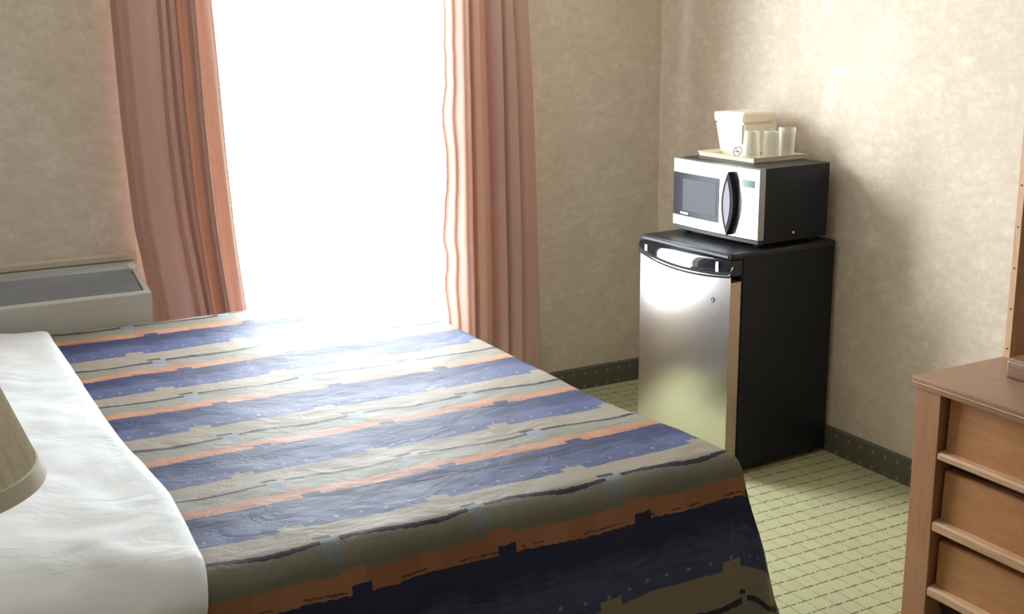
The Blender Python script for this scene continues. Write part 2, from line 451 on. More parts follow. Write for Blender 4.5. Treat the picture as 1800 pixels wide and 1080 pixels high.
# ------------------------------------------------------------------ curtains
EZ = [0.2, 0.62, 0.84, 0.95, 1.17, 1.35, 1.74, 2.4]
def curtain(name, ctrl, eL, eR, z0, z1, label, seed, wav_left=0.0):
    ts = np.array([c[0] for c in ctrl]); ys = np.array([c[1] for c in ctrl])
    NU, NV = 200, 46
    uu = np.linspace(0, 1, NU)
    # smooth interpolation with cosine easing
    yv = np.empty(NU)
    for i, u in enumerate(uu):
        k = min(max(np.searchsorted(ts, u)-1, 0), len(ts)-2)
        s = (u-ts[k])/(ts[k+1]-ts[k]); s = s*s*(3-2*s)
        yv[i] = ys[k]*(1-s)+ys[k+1]*s
    ym = ys.mean()
    bm = bmesh.new()
    fr, bk = [], []
    for j in range(NV):
        z = z0+(z1-z0)*j/(NV-1)
        x0 = float(np.interp(z, EZ, eL)); x1 = float(np.interp(z, EZ, eR))
        rf, rb = [], []
        for i in range(NU):
            u = uu[i]
            amp = 1.0-0.35*j/(NV-1)
            y = ym+(yv[i]-ym)*amp+0.004*mn.noise(Vector((u*5, z*1.3, seed)))
            x = x0+(x1-x0)*u+0.010*mn.noise(Vector((u*6, z*1.1, seed+4)))
            if wav_left:
                e = max(0.0, 1-u/0.16)
                w = max(0, mn.noise(Vector((3.1, z*4.2, 2)))+0.25*mn.noise(Vector((1, z*11, 4)))+0.2)
                x -= wav_left*e*w*1.0; y += 0.03*e*w
            d = (yv[min(i+1, NU-1)]-yv[max(i-1, 0)])
            rf.append(bm.verts.new((x, y-0.0015, z))); rb.append(bm.verts.new((x, y+0.0015, z)))
        fr.append(rf); bk.append(rb)
    grid_faces(bm, fr); grid_faces(bm, [r[::-1] for r in bk])
    for j in range(NV-1):
        for k in (0, NU-1):
            bm.faces.new((fr[j][k], fr[j+1][k], bk[j+1][k], bk[j][k]))
    for i in range(NU-1):
        bm.faces.new((fr[0][i], fr[0][i+1], bk[0][i+1], bk[0][i])); bm.faces.new((fr[-1][i], fr[-1][i+1], bk[-1][i+1], bk[-1][i]))
    o = link(name, bm, M['curtain'], None, True)
    return tag(o, label, 'curtain', 'salmon curtains beside the window')
curtain('window_curtain', [(0, -.060), (.05, -.105), (.15, -.135), (.30, -.140), (.40, -.132), (.435, -.112), (.47, -.132), (.52, -.134), (.55, -.105), (.585, -.130), (.625, -.122), (.665, -.062), (.69, -.064), (.735, -.180), (.775, -.192), (.80, -.105), (.86, -.112), (.93, -.135), (1, -.122)],
                [-2.31, -2.318, -2.345, -2.362, -2.373, -2.380, -2.383, -2.383], [-1.965, -1.985, -2.005, -2.012, -2.026, -2.034, -2.045, -2.06], 0.02, ZC-0.03, 'salmon curtain left of the bright window, beside the air conditioner', 1.0)
curtain('window_curtain', [(0, -.065), (.08, -.100), (.155, -.135), (.195, -.145), (.215, -.092), (.26, -.135), (.32, -.142), (.40, -.078), (.45, -.078), (.52, -.142), (.565, -.150), (.585, -.108), (.64, -.132), (.73, -.138), (.75, -.112), (.82, -.126), (.92, -.118), (1, -.05)],
        [-1.118, -1.116, -1.116, -1.114, -1.112, -1.108, -1.106, -1.10], [-0.680, -0.684, -0.690, -0.693, -0.700, -0.708, -0.732, -0.76], 0.02, ZC-0.03, 'salmon curtain right of the bright window, its inner edge lit and wavy', 7.0, 0.022)

# ------------------------------------------------------------------ bed, bedspread, white sheet
BZ, YF, YN, XF, XH = 0.655, -0.352, -2.30, -1.52, -3.55
bed = empty('bed', (-2.5, -1.33, 0)); tag(bed, 'king bed beneath the striped bedspread and white sheet', 'bed')
def part(name, lo, hi, mat, root, bev=0, seg=2):
    l = root.location; return bx(name, [lo[i]-l[i] for i in range(3)], [hi[i]-l[i] for i in range(3)], mat, root, bev, seg)
part('box_spring', (XH+.01, YN+0.035, 0.12), (XF-0.03, YF-0.035, 0.36), M['mattress'], bed, 0.03)
part('mattress', (XH+.01, YN+0.06, 0.36), (XF-0.025, YF-0.03, BZ-0.018), M['mattress'], bed, 0.08, 4)
for sx in (XH+0.12, XF-0.18):
    for sy in (YN+0.15, YF-0.2): part('leg', (sx, sy, 0), (sx+0.06, sy+0.06, 0.121), M['rubber'], bed)

def edge_profile(s, rad, flare):
    """arc length s past the flat top -> (outward offset, drop)"""
    if s <= 0: return 0.0, 0.0
    q = rad*math.pi/2*0.82
    if s < q:
        a = s/rad; return rad*math.sin(a), rad*(1-math.cos(a))
    a = q/rad; e = s-q
    L = math.hypot(1, flare)
    return rad*math.sin(a)+e*flare/L, rad*(1-math.cos(a))+e/L

VK_Y = [0.0, 0.369, 0.844, 1.225, 1.615, 1.97, 2.312, 2.70, 3.085]      # arc position -y of the thin dark lines
def cloth(name, x0, x1, lenx, ya, yb, leny_f, leny_n, zt, rad, flx, fly, mat, nx, ny, amp, seed, uv=True, fold=1.0, zmin=0.05):
    bm = bmesh.new(); lay = bm.loops.layers.uv.new('UVMap')
    sx = np.concatenate([np.linspace(x0, x1, nx), x1+np.linspace(0, lenx, max(2, int(nx*0.5)))[1:]]) if lenx > 0 else np.linspace(x0, x1, nx)
    tn = int(ny*0.35)
    sy = np.concatenate([ya+leny_f*np.linspace(1, 0, tn)[:-1], np.linspace(ya, yb, ny), yb-leny_n*np.linspace(0, 1, tn)[1:]])
    rows, uvd = [], {}
    for y_ in sy:
        row = []
        for x_ in sx:
            q_ = min(1, max(0, (-y_-1.75)/0.55)); q_ = q_*q_*(3-2*q_)*(XF+0.045-XF)
            ox, dx = edge_profile(x_-x1, rad, flx); ox += q_*min(1, max(0, (x_-(x1-0.5))/0.5))
            of, df = edge_profile(y_-ya, 0.03, 0.0)
            on_, dn = edge_profile(yb-y_, 0.055, fly)
            X = min(x_, x1)+ox; Y = max(min(y_, ya), yb)+of-on_
            d = max((dx**6+dn**6)**(1/6), df); dmin = min(dx, max(df, dn)); wn = dn**4/(dn**4+dx**4+1e-9)
            Z = zt-d-0.08*dmin
            p = Vector((x_*1.0, y_*1.0, seed))
            wob = amp*(mn.noise(p*3.2)+0.55*mn.noise(p*8.5)+0.3*mn.noise(p*19))
            hang = min(1.0, d/0.25)
            Z += wob*(1-0.7*hang)
            # hanging folds grow downwards
            if dn > 0.02: Y -= wn*fold*hang*0.022*(math.sin(x_*9.5+1.2)+0.5*math.sin(x_*23))*0.6
            if dx > 0.02: X += (1-wn)*fold*hang*0.02*(math.sin(y_*11)+0.5*math.sin(y_*27))*0.6
            if df > 0.02: Y += 0
            v = bm.verts.new((X, Y, max(Z, zmin)))
            row.append(v); uvd[v] = (x_, float(np.interp(-y_, VK_Y, range(-1, len(VK_Y)-1))))
        rows.append(row)
    grid_faces(bm, rows)
    for f in bm.faces:
        for l in f.loops: l[lay].uv = uvd[l.vert]
    bmesh.ops.recalc_face_normals(bm, faces=bm.faces[:])
    me = bpy.data.meshes.new(name); bm.to_mesh(me); bm.free()
    me.materials.append(mat); me.polygons.foreach_set('use_smooth', [True]*len(me.polygons))
    o = bpy.data.objects.new(name, me); COL.objects.link(o)
    return o
cv = cloth('bedspread', -2.78, XF, 0.60, YF, YN, 0.40, 0.62, BZ, 0.030, 0.30, 0.10, M['cover'], 150, 170, 0.004, 3.0)
tag(cv, 'navy, orange and tan striped bedspread over the foot of the bed', 'bedspread')
sm = cv.modifiers.new('thickness', 'SOLIDIFY'); sm.thickness = 0.005; sm.offset = -1

def sheet():
    bm = bmesh.new()
    X1 = -2.722
    # cross-section along x: rolled hem at X1, then the flat toward the head; a second row underneath closes the fold
    prof = [(0.09, 0.006), (0.03, 0.007), (0.008, 0.008), (0.0, 0.012), (0.004, 0.019), (0.014, 0.025), (0.03, 0.028)]
    xs = [0.03+0.82*(i/60)**1.15 for i in range(1, 61)]
    prof += [(a, 0.028+0.022*min(1, (a-0.03)/0.35)) for a in xs]
    ny = 120
    sy = list(YF-0.012-0.02+0.30*np.linspace(1, 0, 24))[:-1]+list(np.linspace(YF-0.032, YN+0.012, ny))+list(YN+0.012-0.42*np.linspace(0, 1, 40))[1:]
    rows = []
    for y_ in sy:
        of, df = edge_profile(y_-(YF-0.032), 0.014, 0.0)
        row = []
        for a, h in prof:
            x = X1-a; p = Vector((x, y_, 9.0))
            edge = 0.024*math.exp(-((y_+1.98)/0.30)**2)+0.008*mn.noise(Vector((0.3, y_*1.6, 5)))+0.003*mn.noise(Vector((0.3, y_*7, 5)))
            k = min(1, a/0.12); q = min(1, max(0, a-0.03)/0.25); q = q*q*(3-2*q)
            y0_ = YN+0.015+0.20*q
            on_, dn = edge_profile(y0_-y_, 0.07+0.21*q, 0.03)
            z = BZ+h-max(df, dn)+k*(0.012*mn.noise(p*2.3)+0.007*mn.noise(Vector((x*5+y_*3, y_*6-x*2, 1)))+0.004*mn.noise(p*14))*(1 if dn < 0.08 else 0.3)
            hang = min(1, dn/0.2)
            Y = max(min(y_, YF-0.032), y0_)+of-on_-hang*0.010*math.sin(x*13)-0.028*min(1, dn/0.06)-h*min(1, dn/0.1)
            row.append(bm.verts.new((x+edge-0.10*min(1, dn/0.35), Y, z)))
        rows.append(row)
    grid_faces(bm, rows)
    o = link('bed_sheet', bm, M['sheet'], None, True)
    return tag(o, 'white sheet folded across the head of the bed beside the lamp', 'sheet')
sheet()

# ------------------------------------------------------------------ air conditioner under the window wall
AX0, AX1, AYF = -3.45, -2.362, -0.285
ZBK, ZFR = 0.811, 0.748
ac = empty('air_conditioner', (AX0, 0, 0)); tag(ac, 'putty-coloured wall air conditioner with a sloped vented top, left of the curtain', 'air conditioner')
ax0, ax1 = 0.0, AX1-AX0
def slope_z(y): return ZBK+(ZFR-ZBK)*((-y-0.012)/(-AYF-0.012))
# cabinet: front, bottom, ends; top is a rim around the vent opening
bm = bmesh.new()
prism(bm, [(-0.012, 0.30), (-0.012, ZBK-0.05), (AYF+0.012, ZFR-0.05), (AYF-0.004, ZFR-0.035), (AYF-0.012, 0.33), (AYF, 0.30)], 0, ax0, ax1-0.002)
link('cabinet', bm, M['ac'], ac)
def topstrip(bm, ya, yb, xa, xb, th=0.05, lift=0.0):
    prism(bm, [(ya, slope_z(ya)+lift), (yb, slope_z(yb)+lift), (yb, slope_z(yb)-th), (ya, slope_z(ya)-th)], 0, xa, xb)
VYB, VYF, VX0, VX1 = -0.085, AYF+0.020, 0.06, ax1-0.022
bm = bmesh.new()
topstrip(bm, -0.012, VYB, ax0, ax1); topstrip(bm, VYF, AYF-0.004, ax0, ax1); topstrip(bm, VYB, VYF, VX1, ax1); topstrip(bm, VYB, VYF, ax0, VX0)
tp = link('top_rim', bm, M['ac'], ac)
bmesh_mod = tp.modifiers.new('soft', 'BEVEL'); bmesh_mod.width = 0.004; bmesh_mod.segments = 2
bm = bmesh.new(); topstrip(bm, VYB, VYF, VX0, VX1, 0.02, -0.03)
link('vent_cavity', bm, M['acblack'], ac)
bm = bmesh.new()
ns = 15
for i in range(ns):
    y = VYB+(VYF-VYB)*(i+0.5)/ns
    topstrip(bm, y+0.0046, y-0.0036, VX0+0.004, VX1-0.004, 0.012, -0.003)
for i in range(6):
    xx = VX0+(VX1-VX0)*(i+1)/7
    topstrip(bm, VYB, VYF, xx-0.002, xx+0.002, 0.010, -0.006)
gl = link('vent_louvres', bm, M['acdark'], ac); gl['kind'] = 'stuff'
bm = bmesh.new(); topstrip(bm, VYB+0.055, VYB, VX0, VX1-0.005, 0.004, 0.002)
link('control_flap', bm, plain('grey_flap', (0.36, 0.375, 0.39), 0.5, 0.3, 0, 0.05, 40), ac)
bm = bmesh.new(); prism(bm, [(-0.001, 0.28), (-0.001, 0.842), (-0.012, 0.842), (-0.022, 0.834), (-0.022, 0.817), (-0.012, 0.814), (-0.012, 0.28)], 0, ax0-0.02, ax1+0.012)
link('wall_sleeve', bm, plain('painted_sleeve', (0.50, 0.45, 0.36), 0.6, 0.25, 0, 0.05, 30), ac)
bm = bmesh.new()
for x in (ax0+0.05, ax1-0.10): box(bm, (x, AYF+0.05, 0.0), (x+0.05, AYF+0.09, 0.305))
box(bm, (ax0+0.05, AYF+0.05, 0.0), (ax1-0.05, AYF+0.06, 0.30))
link('subbase', bm, M['ac'], ac)

# ------------------------------------------------------------------ refrigerator
FA = R(3.79)
fr_ = empty('refrigerator', (-0.552, -1.195, 0), FA); tag(fr_, 'compact refrigerator with stainless door and black sides in the corner', 'refrigerator')
FW, FD, FH = 0.512, 0.532, 0.844
bx('cabinet', (0.066, 0.004, 0.018), (FD, FW-0.004, 0.828), M['black'], fr_, 0.006)
bm = bmesh.new()
prism(bm, [(0.004, 0.012), (0.016, 0.0), (FD, -0.003), (FD, FW+0.003), (0.016, FW), (0.004, FW-0.012)], 2, 0.824, 0.844)
bmesh.ops.bevel(bm, geom=[e for e in bm.edges], offset=0.006, segments=3, affect='EDGES')
link('top_panel', bm, M['blacktop'], fr_, True)
# convex stainless door with arc-cut upper edge
NY = 40
def fbulge(t): return -0.026*(1-(2*t-1)**2)
def bulge(t): return -0.024*(1-(2*t-1)**2)
def arcz(t):      # lower edge of the fascia, t = 0 near side .. 1 far side
    return 0.768-0.020*(1-(2*t-1.0)**2)+0.016*t
bm = bmesh.new()
cols = []
for i in range(NY+1):
    t = i/NY; y = 0.002+(FW-0.004)*t
    xf = 0.006+bulge(t)
    zt = arcz(t)
    cols.append([bm.verts.new((xf, y, 0.060+(zt-0.060)*k/6)) for k in range(7)])
for a, b in zip(cols, cols[1:]):
    for k in range(6): bm.faces.new((a[k], a[k+1], b[k+1], b[k]))
dr = link('door', bm, M['steel'], fr_, True)
bm = bmesh.new()      # door body behind the skin
prism(bm, [(0.0085, 0.004)]+[(0.0075+bulge(i/12), 0.004+(FW-0.008)*i/12) for i in range(1, 12)]+[(0.0085, FW-0.004), (0.058, FW-0.004), (0.058, 0.004)], 2, 0.058, 0.742)
link('door_edge', bm, M['gasket'], dr)  # tan colour puts the brown reflections on the steel side into the material
bm = bmesh.new()      # glossy black handle fascia above the arc
cols = []
for i in range(NY+1):
    t = i/NY; y = 0.0+FW*t; x = 0.0+fbulge(t)
    z0 = arcz(t)-0.002; z1 = 0.8225
    cols.append([bm.verts.new(p) for p in ((0.058, y, z0), (x+0.002, y, z0), (x-0.003, y, z0+0.006), (x-0.002, y, z0+0.5*(z1-z0)), (x+0.002, y, z1-0.006), (x+0.006, y, z1), (0.058, y, z1))])
for a, b in zip(cols, cols[1:]):
    for k in range(6): bm.faces.new((a[k], a[k+1], b[k+1], b[k]))
bm.faces.new(cols[0]); bm.faces.new(cols[-1][::-1])
fs = link('handle_fascia', bm, M['gloss'], dr, True)
arc = [(fbulge(i/NY)-0.003, FW*i/NY, arcz(i/NY)+0.004) for i in range(NY+1)]
bm = bmesh.new(); tube(bm, [(0.012, 0.001, arcz(0)+0.032), (0.004, -0.001, arcz(0)+0.022)]+arc+[(0.004, FW+0.001, arcz(1)+0.020)], 0.0024, 8)
link('chrome_trim', bm, M['chrome'], dr, True)
bm = bmesh.new(); tube(bm, [(x+0.001, y, z-0.0062) for x, y, z in arc], 0.0036, 8); tube(bm, [(x+0.001, y, z+0.0072) for x, y, z in arc], 0.0046, 8)  # black tubes stand in for the shadow gap along the chrome
k = link('shadow_gap_strip', bm, M['rubber'], dr, True); k['kind'] = 'stuff'
for t in (0.105, 0.885):  # chrome pieces added for the white glints near both fascia ends
    bm = bmesh.new()
    y = FW*t; x = fbulge(t)
    box(bm, (x-0.0045, y-0.007, arcz(t)+0.016), (x+0.001, y+0.007, 0.815), 0.0012, 1)
    link('glint_tab', bm, M['chrome'], fs)
bm = bmesh.new(); box(bm, (0.058, 0.008, 0.06), (0.067, FW-0.008, 0.815)); link('gasket', bm, M['rubber'], dr)
# small teal emblem: a ring over a pointed drop
bm = bmesh.new()
t = 0.155; y = FW*t; x = 0.006+bulge(t)-0.0006; z = 0.668
pts = [(x, y+0.0068*math.cos(a), z+0.003+0.0062*math.sin(a)) for a in np.linspace(0, 2*math.pi, 17)]
tube(bm, pts, 0.0015, 6)
prism(bm, [(y-0.0055, z-0.002), (y+0.0055, z-0.002), (y, z-0.0105)], 0, x-0.001, x+0.0012)
link('emblem', bm, M['teal'], dr)
bx('kick_plate', (0.062, 0.014, 0.012), (0.070, FW-0.014, 0.058), M['rubber'], fr_)
for fx_ in (0.08, FD-0.06):
    for fy_ in (0.03, FW-0.06): bx('foot', (fx_, fy_, 0), (fx_+0.03, fy_+0.03, 0.02), M['rubber'], fr_)

# ------------------------------------------------------------------ microwave on the refrigerator
MA = R(4.0); MZ = 0.846
mw = empty('microwave', (-0.418, -1.172, MZ), MA); tag(mw, 'silver and black microwave oven standing on the refrigerator', 'microwave')
MW, MD, MH = 0.462, 0.362, 0.290
Z0 = 0.016
bx('body', (0.030, 0.002, Z0), (MD, MW-0.002, MH-0.002), M['black'], mw, 0.005)
bx('top_cover', (0.032, 0.003, MH-0.003), (MD, MW-0.003, MH), M['blacktop'], mw, 0.001, 1)
def mb(y): return -0.010*(1-(2*y/MW-1)**2)
def front(bm, ya, yb, za, zb, out=0.0, depth=0.03, n=14):
    A = []
    for i in range(n+1):
        y = ya+(yb-ya)*i/n; x = 0.004+mb(y)-out
        A.append([bm.verts.new(p) for p in ((x+depth, y, za), (x+0.002, y, za), (x, y, za+0.002), (x, y, zb-0.002), (x+0.002, y, zb), (x+depth, y, zb))])
    for a, b in zip(A, A[1:]):
        for k in range(5): bm.faces.new((a[k], a[k+1], b[k+1], b[k]))
    bm.faces.new(A[0]); bm.faces.new(A[-1][::-1])
bm = bmesh.new(); front(bm, 0.003, MW-0.003, Z0, Z0+0.0155, -0.006, 0.03)
link('base_strip', bm, M['blacktop'], mw, True)
YD = 0.104     # door starts here (control panel between 0 and YD)
bm = bmesh.new(); front(bm, YD+0.001, MW, Z0+0.016, MH)
door = link('door', bm, M['steel2'], mw, True)
bm = bmesh.new(); front(bm, 0.196, MW-0.001, Z0+0.055, MH-0.052, 0.0012, 0.006)
wg = link('window', bm, M['ovenglass'], door, True)
bm = bmesh.new(); front(bm, 0.208, 0.402, Z0+0.076, MH-0.072, 0.0020, 0.003)
link('window_screen', bm, M['screen'], wg, True)
bm = bmesh.new(); front(bm, 0.368, 0.414, Z0+0.062, Z0+0.072, 0.0024, 0.003, 4)
link('maker_plate', bm, M['silverp'], wg)
# lens-shaped bow handle at the door's free edge
def lens(yc, hw, za, zb, n=20):
    zc, hh = (za+zb)/2, (zb-za)/2
    L = [(yc+hw*math.cos(math.pi/2*s)**0.9 if abs(s) < 1 else yc, zc+hh*s) for s in np.linspace(-1, 1, n)]
    Rr = [(yc-hw*math.cos(math.pi/2*s)**0.9 if abs(s) < 1 else yc, zc+hh*s) for s in np.linspace(1, -1, n)]
    return L+Rr[1:-1]
bm = bmesh.new(); prism(bm, lens(0.131, 0.031, Z0+0.022, MH-0.020), 0, -0.026, 0.0)
hd = link('handle', bm, M['matteblack'], door)
hd['label'] = 'black lens-shaped handle'
bm = bmesh.new(); prism(bm, lens(0.1325, 0.0175, Z0+0.052, MH-0.050), 0, -0.0275, -0.024)
M['inlay'] = plain('lilac_grey_plastic', (0.26, 0.25, 0.29), 0.6, 0.15, 0, 0.04, 40)
link('handle_inlay', bm, M['inlay'], hd)
bm = bmesh.new(); front(bm, 0.0, YD-0.001, Z0+0.016, MH)
cp = link('control_panel', bm, M['steel2'], mw, True)
bm = bmesh.new(); front(bm, 0.012, YD-0.012, Z0+0.050, MH-0.032, 0.0008, 0.004)
kp = link('keypad_plate', bm, plain('pale_overlay', (0.72, 0.78, 0.78), 0.3, 0.4, 0.2, 0.03, 40), cp, True)
bm = bmesh.new(); front(bm, 0.020, YD-0.020, MH-0.070, MH-0.042, 0.0016, 0.004)
link('display', bm, M['disp'], cp)
bm = bmesh.new()
for r_ in range(6):
    for c_ in range(3):
        y = 0.022+c_*0.021; z = Z0+0.060+r_*0.021
        front(bm, y, y+0.016, z, z+0.014, 0.0020, 0.004, 2)
k = link('keys', bm, M['keys'], kp); k['kind'] = 'stuff'
bm = bmesh.new(); lathe(bm, [(0.0045, 0), (0.0045, 0.002), (0.003, 0.003)], 14)
bmesh.ops.rotate(bm, verts=bm.verts, cent=(0, 0, 0), matrix=Matrix.Rotation(R(90), 3, 'X'))
bmesh.ops.translate(bm, verts=bm.verts, vec=(0.185, 0.0025, Z0+0.030))
sc = link('screw', bm, M['white'], mw); sc['label'] = 'white screw head'
for x in (0.05, MD-0.05):
    for y in (0.04, MW-0.04):
        bm = bmesh.new(); lathe(bm, [(0.014, 0), (0.016, 0.004), (0.016, Z0+0.004)], 16, (x, y, 0)); link('foot', bm, M['rubber'], mw)

# ------------------------------------------------------------------ tray, ice bucket, cups, card on the microwave
TZ = MZ+MH+0.0005
TA = 0.041
tr_ = empty('serving_tray', (-0.320, -1.025, TZ), TA)
TW, TD = 0.314, 0.258
bm = bmesh.new()
def tray_ring(x0, y0, x1, y1, z): return [bm.verts.new(p) for p in ((x0, y0, z), (x1, y0, z), (x1, y1, z), (x0, y1, z))]
rg = [tray_ring(0.005, 0.005, TD-0.005, TW-0.005, 0.0), tray_ring(0, 0, TD, TW, 0.016), tray_ring(-0.003, -0.003, TD+0.003, TW+0.003, 0.0185), tray_ring(0.006, 0.006, TD-0.006, TW-0.006, 0.0175), tray_ring(0.011, 0.011, TD-0.011, TW-0.011, 0.004)]
bm.faces.new(rg[0][::-1]); bm.faces.new(rg[-1])
for a, b in zip(rg, rg[1:]):
    for i in range(4): bm.faces.new((a[i], a[(i+1) % 4], b[(i+1) % 4], b[i]))
link('tray_body', bm, M['cream2'], tr_)
tag(tr_, 'cream plastic tray on top of the microwave', 'tray')
SZ = TZ+0.0045
bk = empty('ice_bucket', (-0.1697, -0.7846, SZ), R(4)); tag(bk, 'white square tapered ice bucket with lid on the tray', 'ice bucket')
def taper(bm, hw0, hw1, z0, z1, bev=0.012):
    A = bmesh.new(); bmesh.ops.create_cube(A, size=2)
    for v in A.verts:
        w = hw0 if v.co.z < 0 else hw1
        v.co = Vector((v.co.x*w, v.co.y*w, z0 if v.co.z < 0 else z1))
    bmesh.ops.bevel(A, geom=[e for e in A.edges], offset=bev, segments=3, affect='EDGES')
    me = bpy.data.meshes.new('t'); A.to_mesh(me); A.free(); bm.from_mesh(me); bpy.data.meshes.remove(me)
bm = bmesh.new(); taper(bm, 0.065, 0.082, 0.0, 0.128, 0.009); link('bucket_body', bm, M['cream'], bk, True)
bm = bmesh.new(); taper(bm, 0.0832, 0.0850, 0.126, 0.162, 0.005); link('lid', bm, M['cream'], bk, True)
bm = bmesh.new(); taper(bm, 0.064, 0.060, 0.1615, 0.1650, 0.0016); link('lid_panel', bm, M['cream'], bk, True)
for sy in (1, -1):
    bm = bmesh.new(); box(bm, (-0.066, min(sy*0.076, sy*0.088), 0.128), (-0.048, max(sy*0.076, sy*0.088), 0.140), 0.003, 1)
    if sy == 1: link('lug', bm, M['cream'], bk)
    else: bm.free()
bm = bmesh.new()
tube(bm, [(0.083, -0.076, 0.150), (0.086, -0.080, 0.10), (0.083, -0.081, 0.064), (0.085, -0.055, 0.058), (0.086, 0.0, 0.058), (0.085, 0.055, 0.060), (0.083, 0.079, 0.066), (0.086, 0.078, 0.1), (0.083, 0.075, 0.150)], 0.0042, 8)
bl = link('bail_handle', bm, M['cream'], bk, True)

def cup(x, y, prof, label, rz=0.0, tilt=0.0):
    o = empty('plastic_cup', (x, y, SZ), rz)
    bm = bmesh.new(); lathe(bm, prof, 28, cap=False)
    c = link('cup_wall', bm, M['cup'], o, True)
    md = c.modifiers.new('thick', 'SOLIDIFY'); md.thickness = 0.0012
    tag(o, label, 'cup', 'clear plastic cups on the tray')
    return o
inv = [(0.94*r_, 1.08*z_) for r_, z_ in [(0.0355, 0.0), (0.0365, 0.002), (0.0355, 0.005), (0.0335, 0.03), (0.0300, 0.075), (0.0292, 0.092), (0.0275, 0.0965), (0.022, 0.0965), (0.020, 0.093), (0.001, 0.093)]]
inv2 = [(0.94*r_, 1.08*z_) for r_, z_ in [(0.0335, 0.0), (0.0345, 0.002), (0.0335, 0.005), (0.0325, 0.04), (0.0305, 0.084), (0.0295, 0.092), (0.028, 0.095), (0.022, 0.095), (0.020, 0.092), (0.001, 0.092)]]
upr = [(0.94*r_, 1.08*z_) for r_, z_ in [(0.001, 0.001), (0.028, 0.001), (0.0295, 0.003), (0.031, 0.05), (0.0322, 0.086), (0.0338, 0.087), (0.0342, 0.103), (0.0335, 0.1045), (0.032, 0.103)]]
cup(-0.2577, -0.9344, inv, 'upturned tapered clear plastic cup nearest the folded card')
cup(-0.1922, -0.9697, inv2, 'clear plastic cup in the middle of the three on the tray')
cup(-0.1122, -0.9664, upr, 'clear plastic cup with a wide rim band at the tray right end')

cd_ = empty('folded_card', (-0.2737, -0.8860, SZ), R(18)); tag(cd_, 'small folded white card with a crossed-circle symbol leaning before the ice bucket', 'card')
bm = bmesh.new()
hc, wc, sp = 0.050, 0.046, 0.024
for s in (-1, 1):
    a = [(-sp*0 + (0.0 if k else s*sp), y, hc if k else 0.0) for k, y in ((0, -wc/2), (0, wc/2), (1, wc/2), (1, -wc/2))]
    vs = [bm.verts.new(p) for p in a]; bm.faces.new(vs)
cb = link('card_panels', bm, M['card'], cd_); md = cb.modifiers.new('t', 'SOLIDIFY'); md.thickness = 0.0008; md.offset = 0
nrm = Vector((-hc, 0, sp)).normalized(); tv = Vector((sp, 0, hc)).normalized(); ctr = Vector((-sp*0.5, 0, hc*0.5))+nrm*0.0009
def cpt(a, b): return ctr+Vector((0, a, 0))+tv*b
bm = bmesh.new(); tube(bm, [cpt(0.0175*math.cos(a), 0.0185*math.sin(a)) for a in np.linspace(0, 2*math.pi, 33)], 0.0013, 6)
tube(bm, [cpt(0.012, 0.0125), cpt(-0.012, -0.0125)], 0.0011, 6)
link('prohibition_ring', bm, M['red'], cd_)
bm = bmesh.new(); tube(bm, [cpt(0.010, -0.002), cpt(-0.010, -0.0005)], 0.0017, 6); tube(bm, [cpt(-0.007, 0.003), cpt(-0.008, 0.008), cpt(-0.004, 0.011)], 0.0007, 5)
link('cigarette_symbol', bm, M['ink'], cd_)

# ------------------------------------------------------------------ dresser
DX, DY, DZ = -0.776, -2.246, 0.72
ds_ = empty('dresser', (DX, DY, 0)); tag(ds_, 'oak-veneer three-drawer dresser at the right, by the right wall', 'dresser')
DL, DD = 1.25, 0.72     # length toward -y, depth
bm = bmesh.new()
box(bm, (0.000, -DL, DZ-0.016), (DD, 0.0, DZ), 0.003, 2)
box(bm, (0.003, -DL+0.003, DZ-0.032), (DD, -0.002, DZ-0.0155), 0.003, 2)
link('top', bm, M['oakt'], ds_, True)
bm = bmesh.new(); box(bm, (-0.0008, -DL+0.002, DZ-0.0185), (0.004, -0.0015, DZ-0.0145), 0.001, 1)
link('edge_bead', bm, M['oakl'], ds_)
bx('side_panel', (0.008, -0.095, 0.0), (DD, -0.012, DZ-0.031), M['oak'], ds_, 0.002, 1)
bx('side_panel', (0.008, -DL+0.012, 0.0), (DD, -DL+0.095, DZ-0.031), M['oak'], ds_, 0.002, 1)
bx('back_panel', (DD-0.02, -DL+0.095, 0.05), (DD-0.005, -0.095, DZ-0.032), M['oak'], ds_)
bx('carcass', (0.065, -DL+0.095, 0.06), (0.085, -0.095, DZ-0.032), M['darkrec'], ds_)
bx('toe_kick', (0.075, -DL+0.095, 0.0), (0.095, -0.095, 0.07), M['darkrec'], ds_)
for zt, zl, zb in ((0.680, 0.528, 0.506), (0.474, 0.330, 0.300), (0.272, 0.137, 0.108)):
    bm = bmesh.new()
    # face leans in at the top, swelling out to the pull lip
    prism(bm, [(0.068, zb+0.004), (0.030, zl-0.006), (0.030, zl+0.01), (0.034, zt-0.004), (0.040, zt), (0.068, zt)], 1, -DL+0.105, -0.106)
    d = link('drawer', bm, M['oakh'], ds_)
    bm = bmesh.new()
    prism(bm, [(0.066, zb+0.003), (0.014, zb), (0.009, zb+0.004), (0.009, zl-0.006), (0.013, zl), (0.036, zl+0.003), (0.066, zl)], 1, -DL+0.098, -0.097)
    link('pull_lip', bm, M['oakl'], d)

